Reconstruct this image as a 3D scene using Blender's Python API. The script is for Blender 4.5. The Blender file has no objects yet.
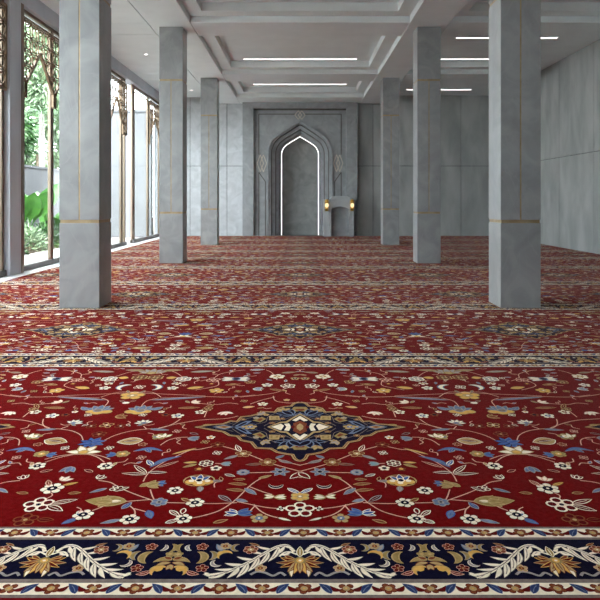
import bpy, bmesh, math, random
from mathutils import Vector
random.seed(7)
S = bpy.context.scene
COL = S.collection
PI = math.pi
CAMH = 1.5          # eye height
F = 630.0           # focal length in pixels of the 600 px frame
HY = 200.5          # horizon row

# ------------------------------------------------------------------ materials
def lin(c):
    c = c / 255.0
    return c / 12.92 if c <= 0.04045 else ((c + 0.055) / 1.055) ** 2.4
def rgb(r, g, b): return (lin(r), lin(g), lin(b), 1.0)

def base_mat(name, rough=0.6, metal=0.0):
    m = bpy.data.materials.new(name); m.use_nodes = True
    nt = m.node_tree; p = nt.nodes['Principled BSDF']
    p.inputs['Roughness'].default_value = rough
    p.inputs['Metallic'].default_value = metal
    return m, nt, p

def noise_mat(name, c1, c2, scale=3.0, rough=0.6, metal=0.0, stretch=(1, 1, 1), detail=6.0, bump=0.0, bscale=60.0, sheen=0.0, lo=0.35, hi=0.65, distort=0.0, spec=None):
    m, nt, p = base_mat(name, rough, metal)
    tc = nt.nodes.new('ShaderNodeTexCoord'); mp = nt.nodes.new('ShaderNodeMapping')
    mp.inputs['Scale'].default_value = stretch
    nt.links.new(tc.outputs['Object'], mp.inputs['Vector'])
    n = nt.nodes.new('ShaderNodeTexNoise'); n.inputs['Scale'].default_value = scale
    n.inputs['Detail'].default_value = detail; n.inputs['Distortion'].default_value = distort
    nt.links.new(mp.outputs['Vector'], n.inputs['Vector'])
    r = nt.nodes.new('ShaderNodeValToRGB')
    r.color_ramp.elements[0].position = lo; r.color_ramp.elements[0].color = c1
    r.color_ramp.elements[1].position = hi; r.color_ramp.elements[1].color = c2
    nt.links.new(n.outputs['Fac'], r.inputs['Fac'])
    nt.links.new(r.outputs['Color'], p.inputs['Base Color'])
    if bump:
        n2 = nt.nodes.new('ShaderNodeTexNoise'); n2.inputs['Scale'].default_value = bscale
        nt.links.new(tc.outputs['Object'], n2.inputs['Vector'])
        b = nt.nodes.new('ShaderNodeBump'); b.inputs['Strength'].default_value = bump; b.inputs['Distance'].default_value = 0.01
        nt.links.new(n2.outputs['Fac'], b.inputs['Height']); nt.links.new(b.outputs['Normal'], p.inputs['Normal'])
    if sheen:
        p.inputs['Sheen Weight'].default_value = sheen
        p.inputs['Sheen Roughness'].default_value = 0.28; p.inputs['Sheen Tint'].default_value = (1.0, 0.62, 0.56, 1)
    if spec is not None: p.inputs['Specular IOR Level'].default_value = spec
    return m

def marble_mat(name, dark, mid, light, rough):
    m, nt, p = base_mat(name, rough)
    tc = nt.nodes.new('ShaderNodeTexCoord'); mp = nt.nodes.new('ShaderNodeMapping')
    mp.inputs['Rotation'].default_value = (0.2, 0.7, 0.3)
    info = nt.nodes.new('ShaderNodeObjectInfo')
    add = nt.nodes.new('ShaderNodeVectorMath'); add.operation = 'ADD'
    sc = nt.nodes.new('ShaderNodeVectorMath'); sc.operation = 'SCALE'; sc.inputs['Scale'].default_value = 7.3
    cmb = nt.nodes.new('ShaderNodeCombineXYZ')
    nt.links.new(info.outputs['Random'], cmb.inputs[0]); nt.links.new(info.outputs['Random'], cmb.inputs[2])
    nt.links.new(cmb.outputs[0], sc.inputs[0]); nt.links.new(tc.outputs['Object'], add.inputs[0]); nt.links.new(sc.outputs[0], add.inputs[1])
    nt.links.new(add.outputs[0], mp.inputs['Vector'])
    n = nt.nodes.new('ShaderNodeTexNoise'); n.inputs['Scale'].default_value = 2.2; n.inputs['Detail'].default_value = 9; n.inputs['Distortion'].default_value = 1.2
    nt.links.new(mp.outputs['Vector'], n.inputs['Vector'])
    r = nt.nodes.new('ShaderNodeValToRGB'); e = r.color_ramp.elements
    e[0].position = 0.28; e[0].color = dark; e[1].position = 0.72; e[1].color = light
    x = e.new(0.5); x.color = mid
    nt.links.new(n.outputs['Fac'], r.inputs['Fac'])
    mp2 = nt.nodes.new('ShaderNodeMapping'); mp2.inputs['Scale'].default_value = (1.0, 1.0, 0.6); mp2.inputs['Rotation'].default_value = (0.5, 0.7, 0.2)
    nt.links.new(add.outputs[0], mp2.inputs['Vector'])
    w = nt.nodes.new('ShaderNodeTexNoise'); w.inputs['Scale'].default_value = 1.1; w.inputs['Detail'].default_value = 5; w.inputs['Distortion'].default_value = 2.0
    nt.links.new(mp2.outputs['Vector'], w.inputs['Vector'])
    r2 = nt.nodes.new('ShaderNodeValToRGB'); e2 = r2.color_ramp.elements
    e2[0].position = 0.485; e2[0].color = (0, 0, 0, 1); e2[1].position = 0.515; e2[1].color = (0, 0, 0, 1)
    v = e2.new(0.5); v.color = (0.35, 0.35, 0.35, 1)
    nt.links.new(w.outputs['Fac'], r2.inputs['Fac'])
    mx = nt.nodes.new('ShaderNodeMixRGB'); mx.inputs['Color2'].default_value = light
    nt.links.new(r2.outputs['Color'], mx.inputs['Fac']); nt.links.new(r.outputs['Color'], mx.inputs['Color1'])
    nt.links.new(mx.outputs['Color'], p.inputs['Base Color'])
    return m

def glow_mat(name, col, strength):
    m = bpy.data.materials.new(name); m.use_nodes = True; nt = m.node_tree; nt.nodes.clear()
    o = nt.nodes.new('ShaderNodeOutputMaterial'); e = nt.nodes.new('ShaderNodeEmission')
    e.inputs['Color'].default_value = col; e.inputs['Strength'].default_value = strength
    nt.links.new(e.outputs[0], o.inputs[0]); return m

def glass_mat(name):
    m = bpy.data.materials.new(name); m.use_nodes = True; nt = m.node_tree; nt.nodes.clear()
    o = nt.nodes.new('ShaderNodeOutputMaterial'); mx = nt.nodes.new('ShaderNodeMixShader')
    t = nt.nodes.new('ShaderNodeBsdfTransparent'); t.inputs[0].default_value = (0.95, 0.97, 0.96, 1)
    g = nt.nodes.new('ShaderNodeBsdfGlossy'); g.inputs['Roughness'].default_value = 0.02
    lw = nt.nodes.new('ShaderNodeLayerWeight'); lw.inputs['Blend'].default_value = 0.5
    pw = nt.nodes.new('ShaderNodeMath'); pw.operation = 'POWER'; pw.inputs[1].default_value = 5
    ma = nt.nodes.new('ShaderNodeMath'); ma.operation = 'MULTIPLY_ADD'; ma.inputs[1].default_value = 0.5; ma.inputs[2].default_value = 0.02
    nt.links.new(lw.outputs['Facing'], pw.inputs[0]); nt.links.new(pw.outputs[0], ma.inputs[0])
    nt.links.new(ma.outputs[0], mx.inputs[0]); nt.links.new(t.outputs[0], mx.inputs[1]); nt.links.new(g.outputs[0], mx.inputs[2])
    nt.links.new(mx.outputs[0], o.inputs[0]); return m

M = {}
M['column'] = marble_mat('grey marble', rgb(136, 139, 140), rgb(148, 151, 152), rgb(162, 164, 165), 0.3)
M['stone'] = marble_mat('grey stone', rgb(166, 170, 173), rgb(180, 184, 187), rgb(194, 198, 201), 0.55)
M['niche_stone'] = marble_mat('niche stone', rgb(134, 138, 140), rgb(146, 150, 152), rgb(158, 162, 164), 0.6)
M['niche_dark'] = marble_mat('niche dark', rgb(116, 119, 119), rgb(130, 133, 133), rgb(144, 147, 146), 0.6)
M['pale_line'] = noise_mat('pale line', rgb(192, 184, 172), rgb(204, 198, 186), 5, 0.5)
M['pulpit_stone'] = marble_mat('pulpit stone', rgb(152, 156, 160), rgb(164, 168, 171), rgb(174, 178, 181), 0.6)
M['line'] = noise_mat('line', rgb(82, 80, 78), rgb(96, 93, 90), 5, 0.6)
M['concrete'] = noise_mat('concrete', rgb(152, 156, 156), rgb(180, 184, 183), 1.6, 0.55, stretch=(1, 1, 0.4), detail=12, bump=0.12, bscale=14, distort=0.25)
M['joint'] = noise_mat('joint', rgb(45, 46, 46), rgb(60, 60, 60), 4, 0.9)
M['brass'] = noise_mat('brass', rgb(158, 138, 104), rgb(178, 158, 124), 8, 0.4, 0.45)
M['bronze'] = noise_mat('bronze', rgb(118, 104, 88), rgb(134, 119, 101), 3, 0.4, 0.35, stretch=(1, 1, 0.2))
M['dark_bronze'] = noise_mat('dark bronze', rgb(108, 88, 68), rgb(134, 112, 86), 5, 0.45, 0.3)
M['rail'] = noise_mat('rail', rgb(92, 90, 88), rgb(108, 105, 102), 4, 0.45, 0.3)
M['ceiling'] = noise_mat('plaster', rgb(226, 234, 235), rgb(232, 240, 241), 1.5, 0.7)
M['pilaster'] = noise_mat('pilaster', rgb(184, 190, 198), rgb(198, 204, 212), 1.6, 0.6, stretch=(1, 1, 0.3))
M['sill'] = noise_mat('white marble', rgb(214, 214, 216), rgb(232, 232, 234), 3, 0.35)
M['slab'] = noise_mat('slab', rgb(120, 118, 115), rgb(135, 132, 128), 3, 0.8)
M['terrace'] = noise_mat('terrace', rgb(150, 150, 150), rgb(162, 162, 162), 2, 0.7)
M['white_wall'] = noise_mat('white wall', rgb(96, 99, 104), rgb(106, 109, 113), 0.8, 0.8)
M['soil'] = noise_mat('soil', rgb(52, 46, 36), rgb(80, 72, 56), 6, 0.95)
M['lawn'] = noise_mat('lawn', rgb(70, 100, 50), rgb(100, 130, 70), 6, 0.95)
M['leaf_dark'] = noise_mat('leaf dark', rgb(18, 44, 20), rgb(44, 82, 40), 3, 0.45)
M['leaf_mid'] = noise_mat('leaf mid', rgb(28, 62, 28), rgb(66, 106, 54), 3, 0.45)
M['leaf_light'] = noise_mat('leaf light', rgb(38, 84, 30), rgb(70, 122, 50), 2, 0.35)
M['leaf_pale'] = noise_mat('leaf pale', rgb(92, 118, 88), rgb(136, 156, 124), 5, 0.5)
M['trunk'] = noise_mat('trunk', rgb(112, 108, 103), rgb(136, 132, 127), 6, 0.85, stretch=(1, 1, 4))
M['bark'] = noise_mat('bark', rgb(96, 84, 70), rgb(124, 110, 94), 6, 0.9)
M['led'] = glow_mat('led', (1, 0.98, 0.95, 1), 3.0)
M['niche_led'] = glow_mat('niche led', (1, 0.98, 0.96, 1), 2.6)
M['bulb'] = glow_mat('bulb', (1, 0.72, 0.36, 1), 1.1)
M['glass'] = glass_mat('window glass')
M['gold'] = noise_mat('gold', rgb(196, 150, 66), rgb(216, 172, 88), 12, 0.3, 0.8)

# carpet yarns
def yarn(name, r, g, b, v=10):
    return noise_mat('yarn ' + name, rgb(max(r - v, 0), max(g - v, 0), max(b - v, 0)), rgb(min(r + v, 255), min(g + v, 255), min(b + v, 255)), 40, 0.95, bump=0.25, bscale=260, sheen=0.11, spec=0.0)
YARN = {}
def add_yarn(k, *c, v=9): YARN[k] = len(YARN), yarn(k, *c, v=v)
add_yarn('red', 98, 4, 8, v=6)
add_yarn('cream', 236, 222, 198)
add_yarn('stem', 216, 164, 142)
add_yarn('navy', 10, 12, 34, v=4)
add_yarn('blue', 62, 88, 142)
add_yarn('indigo', 44, 58, 96)
add_yarn('steel', 100, 114, 140)
add_yarn('grey', 150, 142, 138)
add_yarn('gold', 210, 162, 84)
add_yarn('olive', 148, 124, 76)
add_yarn('tan', 176, 146, 100)
add_yarn('brown', 118, 60, 36)
add_yarn('maroon', 84, 8, 12, v=5)
add_yarn('teal', 118, 146, 156)
add_yarn('taupe', 122, 108, 102)
YM = [m for (_, m) in sorted(YARN.values(), key=lambda t: t[0])]
def yi(k): return YARN[k][0]

# ------------------------------------------------------------------ object helpers
def tag(o, label=None, cat=None, group=None, kind=None):
    if label: o['label'] = label
    if cat: o['category'] = cat
    if group: o['group'] = group
    if kind: o['kind'] = kind
    return o
def empty(name, loc, label=None, cat=None, group=None):
    o = bpy.data.objects.new(name, None); COL.objects.link(o); o.location = loc
    o.empty_display_size = 0.1
    return tag(o, label, cat, group)
def mesh_obj(name, bm, mat, parent=None, bevel=0.0, smooth=False):
    me = bpy.data.meshes.new(name); bmesh.ops.recalc_face_normals(bm, faces=bm.faces[:]); bm.to_mesh(me); bm.free()
    for m in (mat if isinstance(mat, list) else [mat]): me.materials.append(m)
    if smooth: me.polygons.foreach_set('use_smooth', [True] * len(me.polygons))
    o = bpy.data.objects.new(name, me); COL.objects.link(o)
    if parent: o.parent = parent
    if bevel:
        b = o.modifiers.new('bevel', 'BEVEL'); b.width = bevel; b.segments = 2; b.limit_method = 'ANGLE'
    return o
def box(bm, x0, x1, y0, y1, z0, z1):
    v = [bm.verts.new(p) for p in ((x0, y0, z0), (x1, y0, z0), (x1, y1, z0), (x0, y1, z0), (x0, y0, z1), (x1, y0, z1), (x1, y1, z1), (x0, y1, z1))]
    for f in ((0, 3, 2, 1), (4, 5, 6, 7), (0, 1, 5, 4), (1, 2, 6, 5), (2, 3, 7, 6), (3, 0, 4, 7)): bm.faces.new([v[i] for i in f])
def boxes(lst):
    bm = bmesh.new()
    for b in lst: box(bm, *b)
    return bm
def prism(bm, pts, axis, a, b):
    """closed polygon pts (two coords) extruded along an axis from a to b; axis 'y': pts are x,z; axis 'x': pts are y,z"""
    def P(p, t): return (p[0], t, p[1]) if axis == 'y' else (t, p[0], p[1])
    A = [bm.verts.new(P(p, a)) for p in pts]; B = [bm.verts.new(P(p, b)) for p in pts]
    bm.faces.new(A); bm.faces.new(B[::-1]); n = len(pts)
    for i in range(n): bm.faces.new((A[i], B[i], B[(i + 1) % n], A[(i + 1) % n]))
def bar(bm, p, q, w, d, nrm):
    """square bar between two points; nrm = direction of its depth"""
    p, q, nrm = Vector(p), Vector(q), Vector(nrm); t = (q - p).normalized(); s = t.cross(nrm).normalized() * w / 2; n = nrm.normalized() * d / 2
    A = [bm.verts.new(p + i * s + j * n) for i, j in ((-1, -1), (1, -1), (1, 1), (-1, 1))]
    B = [bm.verts.new(q + i * s + j * n) for i, j in ((-1, -1), (1, -1), (1, 1), (-1, 1))]
    bm.faces.new(A); bm.faces.new(B[::-1])
    for i in range(4): bm.faces.new((A[i], B[i], B[(i + 1) % 4], A[(i + 1) % 4]))
def tube(bm, pts, rads, n=8, caps=True):
    rings = []
    for i, p in enumerate(pts):
        p = Vector(p); a = Vector(pts[max(i - 1, 0)]); b = Vector(pts[min(i + 1, len(pts) - 1)]); t = (b - a).normalized()
        u = t.orthogonal().normalized() if not rings else (u - t * u.dot(t)).normalized()
        w = t.cross(u); r = rads[i] if isinstance(rads, (list, tuple)) else rads
        rings.append([bm.verts.new(p + r * (math.cos(k * 2 * PI / n) * u + math.sin(k * 2 * PI / n) * w)) for k in range(n)])
    for a, b in zip(rings, rings[1:]):
        for k in range(n): bm.faces.new((a[k], a[(k + 1) % n], b[(k + 1) % n], b[k]))
    if caps: bm.faces.new(rings[0][::-1]); bm.faces.new(rings[-1])
def lathe(bm, prof, cx, cy, z0, n=16):
    rings = [[bm.verts.new((cx + r * math.cos(k * 2 * PI / n), cy + r * math.sin(k * 2 * PI / n), z0 + z)) for k in range(n)] for r, z in prof]
    for a, b in zip(rings, rings[1:]):
        for k in range(n): bm.faces.new((a[k], a[(k + 1) % n], b[(k + 1) % n], b[k]))
    bm.faces.new(rings[0][::-1]); bm.faces.new(rings[-1])

# ------------------------------------------------------------------ camera, light
cam = bpy.data.cameras.new('camera'); co = bpy.data.objects.new('camera', cam); COL.objects.link(co)
co.location = (0, 0, CAMH); co.rotation_euler = (PI / 2, 0, 0)
cam.sensor_width = 36; cam.lens = F / 600 * 36; cam.shift_y = -(300 - HY) / 600; cam.clip_end = 300
S.camera = co
S.view_settings.view_transform = 'Standard'; S.view_settings.look = 'None'; S.view_settings.gamma = 1; S.view_settings.use_curve_mapping = False
S.view_settings.exposure = 0.55

w = bpy.data.worlds.new('sky'); S.world = w; w.use_nodes = True; nt = w.node_tree
bg = nt.nodes['Background']
sky = nt.nodes.new('ShaderNodeTexSky'); sky.sky_type = 'NISHITA'; sky.sun_disc = False; sky.sun_elevation = math.radians(50); sky.sun_rotation = math.radians(60)
sky.dust_density = 3.0
hz = nt.nodes.new('ShaderNodeMixRGB'); hz.inputs['Fac'].default_value = 0.8; hz.inputs['Color2'].default_value = (0.93, 0.97, 1.0, 1)
sc_ = nt.nodes.new('ShaderNodeMixRGB'); sc_.blend_type = 'MULTIPLY'; sc_.inputs['Fac'].default_value = 1; sc_.inputs['Color2'].default_value = (0.12, 0.12, 0.12, 1)
nt.links.new(sky.outputs[0], sc_.inputs['Color1']); nt.links.new(sc_.outputs[0], hz.inputs['Color1']); nt.links.new(hz.outputs[0], bg.inputs['Color'])
SKY_STRENGTH = 12.0
bg.inputs['Strength'].default_value = SKY_STRENGTH

sun = bpy.data.lights.new('sun', 'SUN'); so = bpy.data.objects.new('sun', sun); COL.objects.link(so)
sun.energy = 9.0; sun.angle = math.radians(3); sun.color = (1.0, 0.97, 0.92)
so.rotation_euler = Vector((0.0, 0.62, -0.78)).to_track_quat('-Z', 'Y').to_euler()

# ------------------------------------------------------------------ room numbers
XL, XR, YB, YF = -5.75, 8.35, 27.0, -4.0
ZS, ZL, ZP = 5.65, 5.80, 6.00      # beam soffit, coffer ledge, coffer panel
ZA = 5.92                          # left aisle ceiling
TOP = 6.4
CARPET_L = -5.5

# floor
tag(mesh_obj('floor', boxes([(XL, XR, YF, YB + 0.3, -0.3, -0.014)]), M['slab']), kind='structure')
tag(mesh_obj('trim_1', boxes([(-6.12, CARPET_L, YF, YB, -0.0139, 0.004)]), M['sill']), kind='structure')

# right wall: concrete panels with open joints
def panel_wall(name, parent_kind, spans, zsplit, plane, side, mat):
    bm = bmesh.new(); g = 0.009
    for a, b in zip(spans, spans[1:]):
        for z0, z1 in ((-0.014, zsplit), (zsplit, TOP)):
            if plane == 'x': box(bm, side, side + 0.06, a + g, b - g, z0 + (g if z0 > 0 else 0), z1 - g)
            else: box(bm, a + g, b - g, side, side + 0.06, z0 + (g if z0 > 0 else 0), z1 - g)
    o = mesh_obj(name, bm, mat, bevel=0.006); tag(o, kind='structure')
    if plane == 'x': bk = boxes([(side + 0.06, side + 0.3, spans[0], spans[-1], -0.3, TOP)])
    else: bk = boxes([(spans[0], spans[-1], side + 0.06, side + 0.3, -0.3, TOP)])
    mesh_obj('wall_core', bk, M['joint'], o)
    return o
ys = [17.9 + 2.4 * k for k in range(-9, 4)] + [YB + 0.3]
panel_wall('wall_right', 1, [YF] + [y for y in ys if y > YF + 0.2], 2.89, 'x', XR, M['concrete'])
wb = panel_wall('wall_back', 1, [XL - 0.35, -4.71, -3.13, -2.3], 2.98, 'y', YB, M['stone'])
panel_wall('wall_back_right', 1, [2.3, 3.13, 5.0, 6.9, XR + 0.3], 2.98, 'y', YB, M['concrete'])
tag(mesh_obj('wall_front', boxes([(XL - 0.35, XR + 0.3, YF - 0.25, YF, -0.3, TOP)]), M['stone']), kind='structure')

# left wall: fascia, pilasters; window bays between
PIL = [-4.8 + 4.4 * k for k in range(8)]          # pilaster centres  ... 12.8, 17.2, 21.6, 26.0
pb = [(-6.1, XL, YF, YB, 5.58, TOP), (-6.1, XL, 26.35, YB + 0.3, -0.014, 5.58), (-6.1, XL, YF - 0.25, -0.1, -0.014, 5.58)]  # last box: unseen stretch walled up to cut light from the front
for p in PIL[1:-2]:
    if p > 0: pb.append((-5.95, XL, p - 0.3 if p < 20 else p - 0.4, p + 0.2 if p < 20 else p + 0.45, -0.0135, 5.58))
tag(mesh_obj('wall_left', boxes(pb), M['pilaster'], bevel=0.012), kind='structure')

# ------------------------------------------------------------------ windows and lattice screens
GX = -5.91
def window(n, y0, y1, mulls):
    r = mesh_obj('window_%d' % n, boxes(
        [(-5.94, -5.745 if y0 < 20 else -5.87, y0, y0 + 0.12, 0.004, 5.58), (-5.94, -5.87, y1 - 0.09, y1, 0.004, 5.58), (-5.94, -5.87, y0 + 0.09, y1 - 0.09, 5.50, 5.58)]), M['bronze'], bevel=0.006)
    tag(r, kind='structure')
    mesh_obj('window_sill', boxes([(-5.96, -5.82, y0, y1, 0.004, 0.12)]), M['rail'], r, bevel=0.006)
    for m in mulls:
        mesh_obj('mullion', boxes([(-5.94, -5.87, m - 0.09, m - 0.015, 0.12, 5.50), (-5.94, -5.87, m + 0.015, m + 0.09, 0.12, 5.50), (-5.93, -5.88, m - 0.015, m + 0.015, 0.12, 5.50)]), M['bronze'], r, bevel=0.005)
    mesh_obj('transom', boxes([(-5.93, -5.88, y0 + 0.09, y1 - 0.09, 5.35, 5.385)]), M['dark_bronze'], r)
    e = [y0 + 0.12] + [v for m in mulls for v in (m - 0.09, m + 0.09)] + [y1 - 0.09]
    for a, b in zip(e[::2], e[1::2]):
        mesh_obj('pane', boxes([(GX - 0.006, GX + 0.006, a, b, 0.12, 5.50)]), M['glass'], r)
    return r

def lattice(y0, y1, mulls, label, skip_first=False):
    edges = [y0] + mulls + [y1]
    ztop, zapex, zfoot, zpend = 5.37, 4.80, 4.01, 3.70
    lights = list(zip(edges, edges[1:]))
    if skip_first: lights = lights[2:]
    ya, yb = lights[0][0] + 0.02, lights[-1][1] - 0.02
    def half(a, b): return (b - a) / 2 - 0.07 if b - a > 0.9 else 0.0
    def bottom(y):
        for a, b in lights:
            if a <= y <= b:
                d, h = abs(y - (a + b) / 2), half(a, b)
                return zpend if d >= h else zapex - (zapex - zfoot) * d / h
        return 9
    def inside(y, z): return ya <= y <= yb and bottom(y) <= z <= ztop
    root = empty('lattice_screen', (-5.83, (ya + yb) / 2, ztop), label, 'screen', 'bronze lattice screens in the tall windows')
    ox, oy, oz = root.location
    X = -5.83
    def seg(bm, a, b, w=0.023):
        n = max(1, int(math.hypot(b[0] - a[0], b[1] - a[1]) / 0.025)); run = None
        def pt(t): return (a[0] + (b[0] - a[0]) * t, a[1] + (b[1] - a[1]) * t)
        for i in range(n + 1):
            ok = i < n and inside(*pt((i + 0.5) / n))
            if ok and run is None: run = i
            if not ok and run is not None:
                p, q = pt(run / n), pt(i / n)
                bar(bm, (X - ox, p[0] - oy, p[1] - oz), (X - ox, q[0] - oy, q[1] - oz), w, 0.022, (1, 0, 0)); run = None
    bm = bmesh.new()
    nc = max(2, round((yb - ya) / 0.315)) + (1 if skip_first else 0); cw = (yb - ya) / nc; ch = 0.315
    for i in range(nc):
        for j in range(6):
            cy, cz = ya + (i + 0.5) * cw, ztop - 0.05 - (j + 0.5) * ch
            ry, rz = cw * 0.36, ch * 0.36
            P = [(cy + ry * math.cos(PI / 8 + k * PI / 4), cz + rz * math.sin(PI / 8 + k * PI / 4)) for k in range(8)]
            for k in range(8): seg(bm, P[k], P[(k + 1) % 8])
            for k, (sy, sz) in enumerate(((1, 0), (0, 1), (-1, 0), (0, -1))):     # links to neighbours
                pass
            for sy in (-1, 1):
                for sz in (-1, 1):
                    seg(bm, (cy + sy * ry * 0.66, cz + sz * rz * 0.66), (cy + sy * cw / 2, cz + sz * ch / 2))
        if i: seg(bm, (ya + i * cw, ztop), (ya + i * cw, ztop - 0.05))
    for j in range(0, 7): seg(bm, (ya, ztop - 0.05 - j * ch), (yb, ztop - 0.05 - j * ch), 0.02)
    def edge(p, q): bar(bm, (0, p[0] - oy, p[1] - oz), (0, q[0] - oy, q[1] - oz), 0.018, 0.022, (1, 0, 0))
    edge((ya, ztop), (yb, ztop)); edge((ya, ztop), (ya, zpend)); edge((yb, ztop), (yb, zpend))
    for a, b in lights:
        c, h = (a + b) / 2, half(a, b); a2, b2 = max(a, ya), min(b, yb)
        if not h: edge((a2, zpend), (b2, zpend)); continue
        for p, q in (((a2, zpend), (c - h, zpend)), ((c - h, zpend), (c - h, zfoot)), ((c - h, zfoot), (c, zapex)), ((c, zapex), (c + h, zfoot)), ((c + h, zfoot), (c + h, zpend)), ((c + h, zpend), (b2, zpend))): edge(p, q)
    mesh_obj('tracery', bm, M['dark_bronze'], root)
    bm = bmesh.new()
    def fb(a, b, w=0.05): bar(bm, (0, a[0] - oy, a[1] - oz), (0, b[0] - oy, b[1] - oz), w, 0.05, (1, 0, 0))
    fb((ya, ztop), (yb, ztop), 0.04)
    fb((ya, ztop), (ya, zpend), 0.04); fb((yb, ztop), (yb, zpend), 0.04)
    for a, b in lights:
        c, h = (a + b) / 2, half(a, b); a2, b2 = max(a, ya), min(b, yb)
        if not h: fb((a2, zpend), (b2, zpend)); continue
        fb((c - h, zfoot), (c, zapex), 0.06); fb((c, zapex), (c + h, zfoot), 0.06)
        fb((c - h, zfoot), (c - h, zpend), 0.03); fb((c + h, zfoot), (c + h, zpend), 0.03)
        fb((a2, zpend), (c - h, zpend), 0.05); fb((c + h, zpend), (b2, zpend), 0.05)
    mesh_obj('arch_frame', bm, M['dark_bronze'], root)
    return root

bays = []
k = 0
for a, b in zip(PIL[1:-1], PIL[2:]):
    if a < -1: continue  # unseen bays: rearmost left out, the next opened for frontal fill light
    k += 1
    y0 = a + (0.2 if a < 20 else 0.45); y1 = b - (0.3 if b < 20 else (0.4 if b < 25 else -0.35))
    ml = [a + .58, a + 2.2, a + 3.82]
    if abs(a - 12.8) < .1: ml = [13.34, 14.92, 16.6]
    if abs(a - 17.2) < .1: ml = [17.78, 19.3, 20.78]
    if abs(a - 21.6) < .1: ml = [22.3, 24.4]
    window(k, y0, y1, ml)
    bays.append((a, y0, y1, ml))
for a, y0, y1, ml in bays:
    if abs(a - 8.4) < .1: lattice(y0, y1, ml, 'bronze lattice screen at the far left edge of the photo, mostly cut off')
    if abs(a - 12.8) < .1: lattice(y0, y1, ml, 'bronze star lattice screen with pointed arch before the greenery, left of the nearest left column')
    if abs(a - 17.2) < .1: lattice(y0, y1, ml, 'bronze lattice screen seen just right of the nearest left column, before the dark pilaster')
    if abs(a - 21.6) < .1: lattice(y0, y1, ml, 'farthest bronze lattice screen, beside a plain clear pane, left of the second left column', skip_first=True)

# ------------------------------------------------------------------ ceiling
c = []; cl_ = []
g = 0.014
ysp = [YF, 3.3, 4.4, 9.5, 10.6, 15.7, 16.8, 22.0, 23.2, YB]
for a, b in zip(ysp, ysp[1:]):
    cl_.append((XL, -3.80 - g, a + g, b - g, ZA, ZA + 0.05)); cl_.append((-3.80 + g, -3.46, a + g, b - g, ZA, ZA + 0.05))
tr = [(1.9, 3.35), (8.45, 9.65), (14.7, 15.9), (20.7, 21.95)]
c.append((-2.56, 2.56, YF, YB, ZP, ZP + 0.05)); c.append((3.5, XR, YF, YB + 0.05, ZP, ZP + 0.05))
ceil = tag(mesh_obj('ceiling', boxes(c), M['ceiling']), kind='structure')
mesh_obj('ceiling_slab', boxes([(XL - 0.4, XR + 0.4, YF - 0.3, YB + 1.2, TOP - 0.02, TOP + 0.2)]), M['joint'], ceil)
cleft = tag(mesh_obj('ceiling_left', boxes(cl_), M['ceiling']), kind='structure')
mesh_obj('ceiling_core', boxes([(XL, -3.46, YF, YB, ZA + 0.07, ZA + 0.1)]), M['joint'], cleft)
for s in (-1, 1):
    x0, x1 = sorted((s * 2.57, s * (3.45 if s < 0 else 3.5)))
    mesh_obj('ceiling_beam', boxes([(x0, x1, YF, YB, ZS, TOP)]), M['ceiling'], ceil, bevel=0.012)
for a, b in tr + [(25.35, 27.0)]:
    mesh_obj('ceiling_beam', boxes([(-2.56, 2.56, a, b, ZS + 0.0006, TOP)]), M['ceiling'], ceil, bevel=0.012)
for a, b in tr:
    mesh_obj('ceiling_beam', boxes([(3.51, 7.55, a, b, ZS + 0.0006, TOP)]), M['ceiling'], ceil, bevel=0.012)
def ledge(x0, x1, y0, y1, right_open=False):
    q = [(x0, x1, y0, y0 + 0.4, ZL, TOP), (x0, x1, y1 - 0.4, y1, ZL, TOP), (x0, x0 + 0.33, y0 + 0.4, y1 - 0.4, ZL, TOP)]
    if not right_open: q.append((x1 - 0.33, x1, y0 + 0.4, y1 - 0.4, ZL, TOP))
    mesh_obj('coffer_ledge', boxes(q), M['ceiling'], ceil, bevel=0.012)
spans = [(3.35, 8.45), (9.65, 14.7), (15.9, 20.7), (21.95, 25.35)]
for a, b in spans:
    ledge(-2.56, 2.56, a, b)
for a, b in spans[:3]: ledge(3.5, 7.5, a, b, True)

# recessed line lights
def led(x0, x1, y, label, grp):
    r = empty('linear_light', ((x0 + x1) / 2, y, ZP), label, 'ceiling light', grp)
    hw = (x1 - x0) / 2
    mesh_obj('housing', boxes([(-hw - 0.02, hw + 0.02, -0.05, 0.05, -0.035, -0.001)]), M['ceiling'], r)
    mesh_obj('diffuser', boxes([(-hw, hw, -0.03, 0.03, -0.042, -0.035)]), M['led'], r)
gl = 'white linear ceiling lights'
led(-1.78, 1.78, 19.9, 'longer white linear light in the central ceiling, upper of the two above the niche', gl)
led(-1.78, 1.78, 24.2, 'white linear light in the central ceiling, lower one just above the arched niche', gl)
led(4.3, 7.06, 17.3, 'white linear light passing behind the top of the nearest right column', gl)
led(4.3, 7.06, 19.9, 'white linear light between the nearest and second right columns, middle of the right ones', gl)
led(4.3, 6.9, 25.4, 'white linear light lowest on the right ceiling, passing behind the second right column', gl)
def downlight(x, y, label):
    r = empty('downlight', (x, y, ZA), label, 'ceiling light', 'small round downlights')
    bm = bmesh.new(); lathe(bm, [(0.055, -0.012), (0.09, -0.01), (0.095, 0.0)], 0, 0, 0, 20); mesh_obj('trim_ring', bm, M['ceiling'], r)
    bm = bmesh.new(); lathe(bm, [(0.05, -0.014), (0.054, -0.0125)], 0, 0, 0, 20); mesh_obj('lens', bm, M['led'], r)
downlight(-4.64, 19.0, 'small round downlight in the left ceiling beside the second left column')
downlight(-4.35, 25.2, 'small round downlight deeper in the left ceiling near the back wall')

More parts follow.
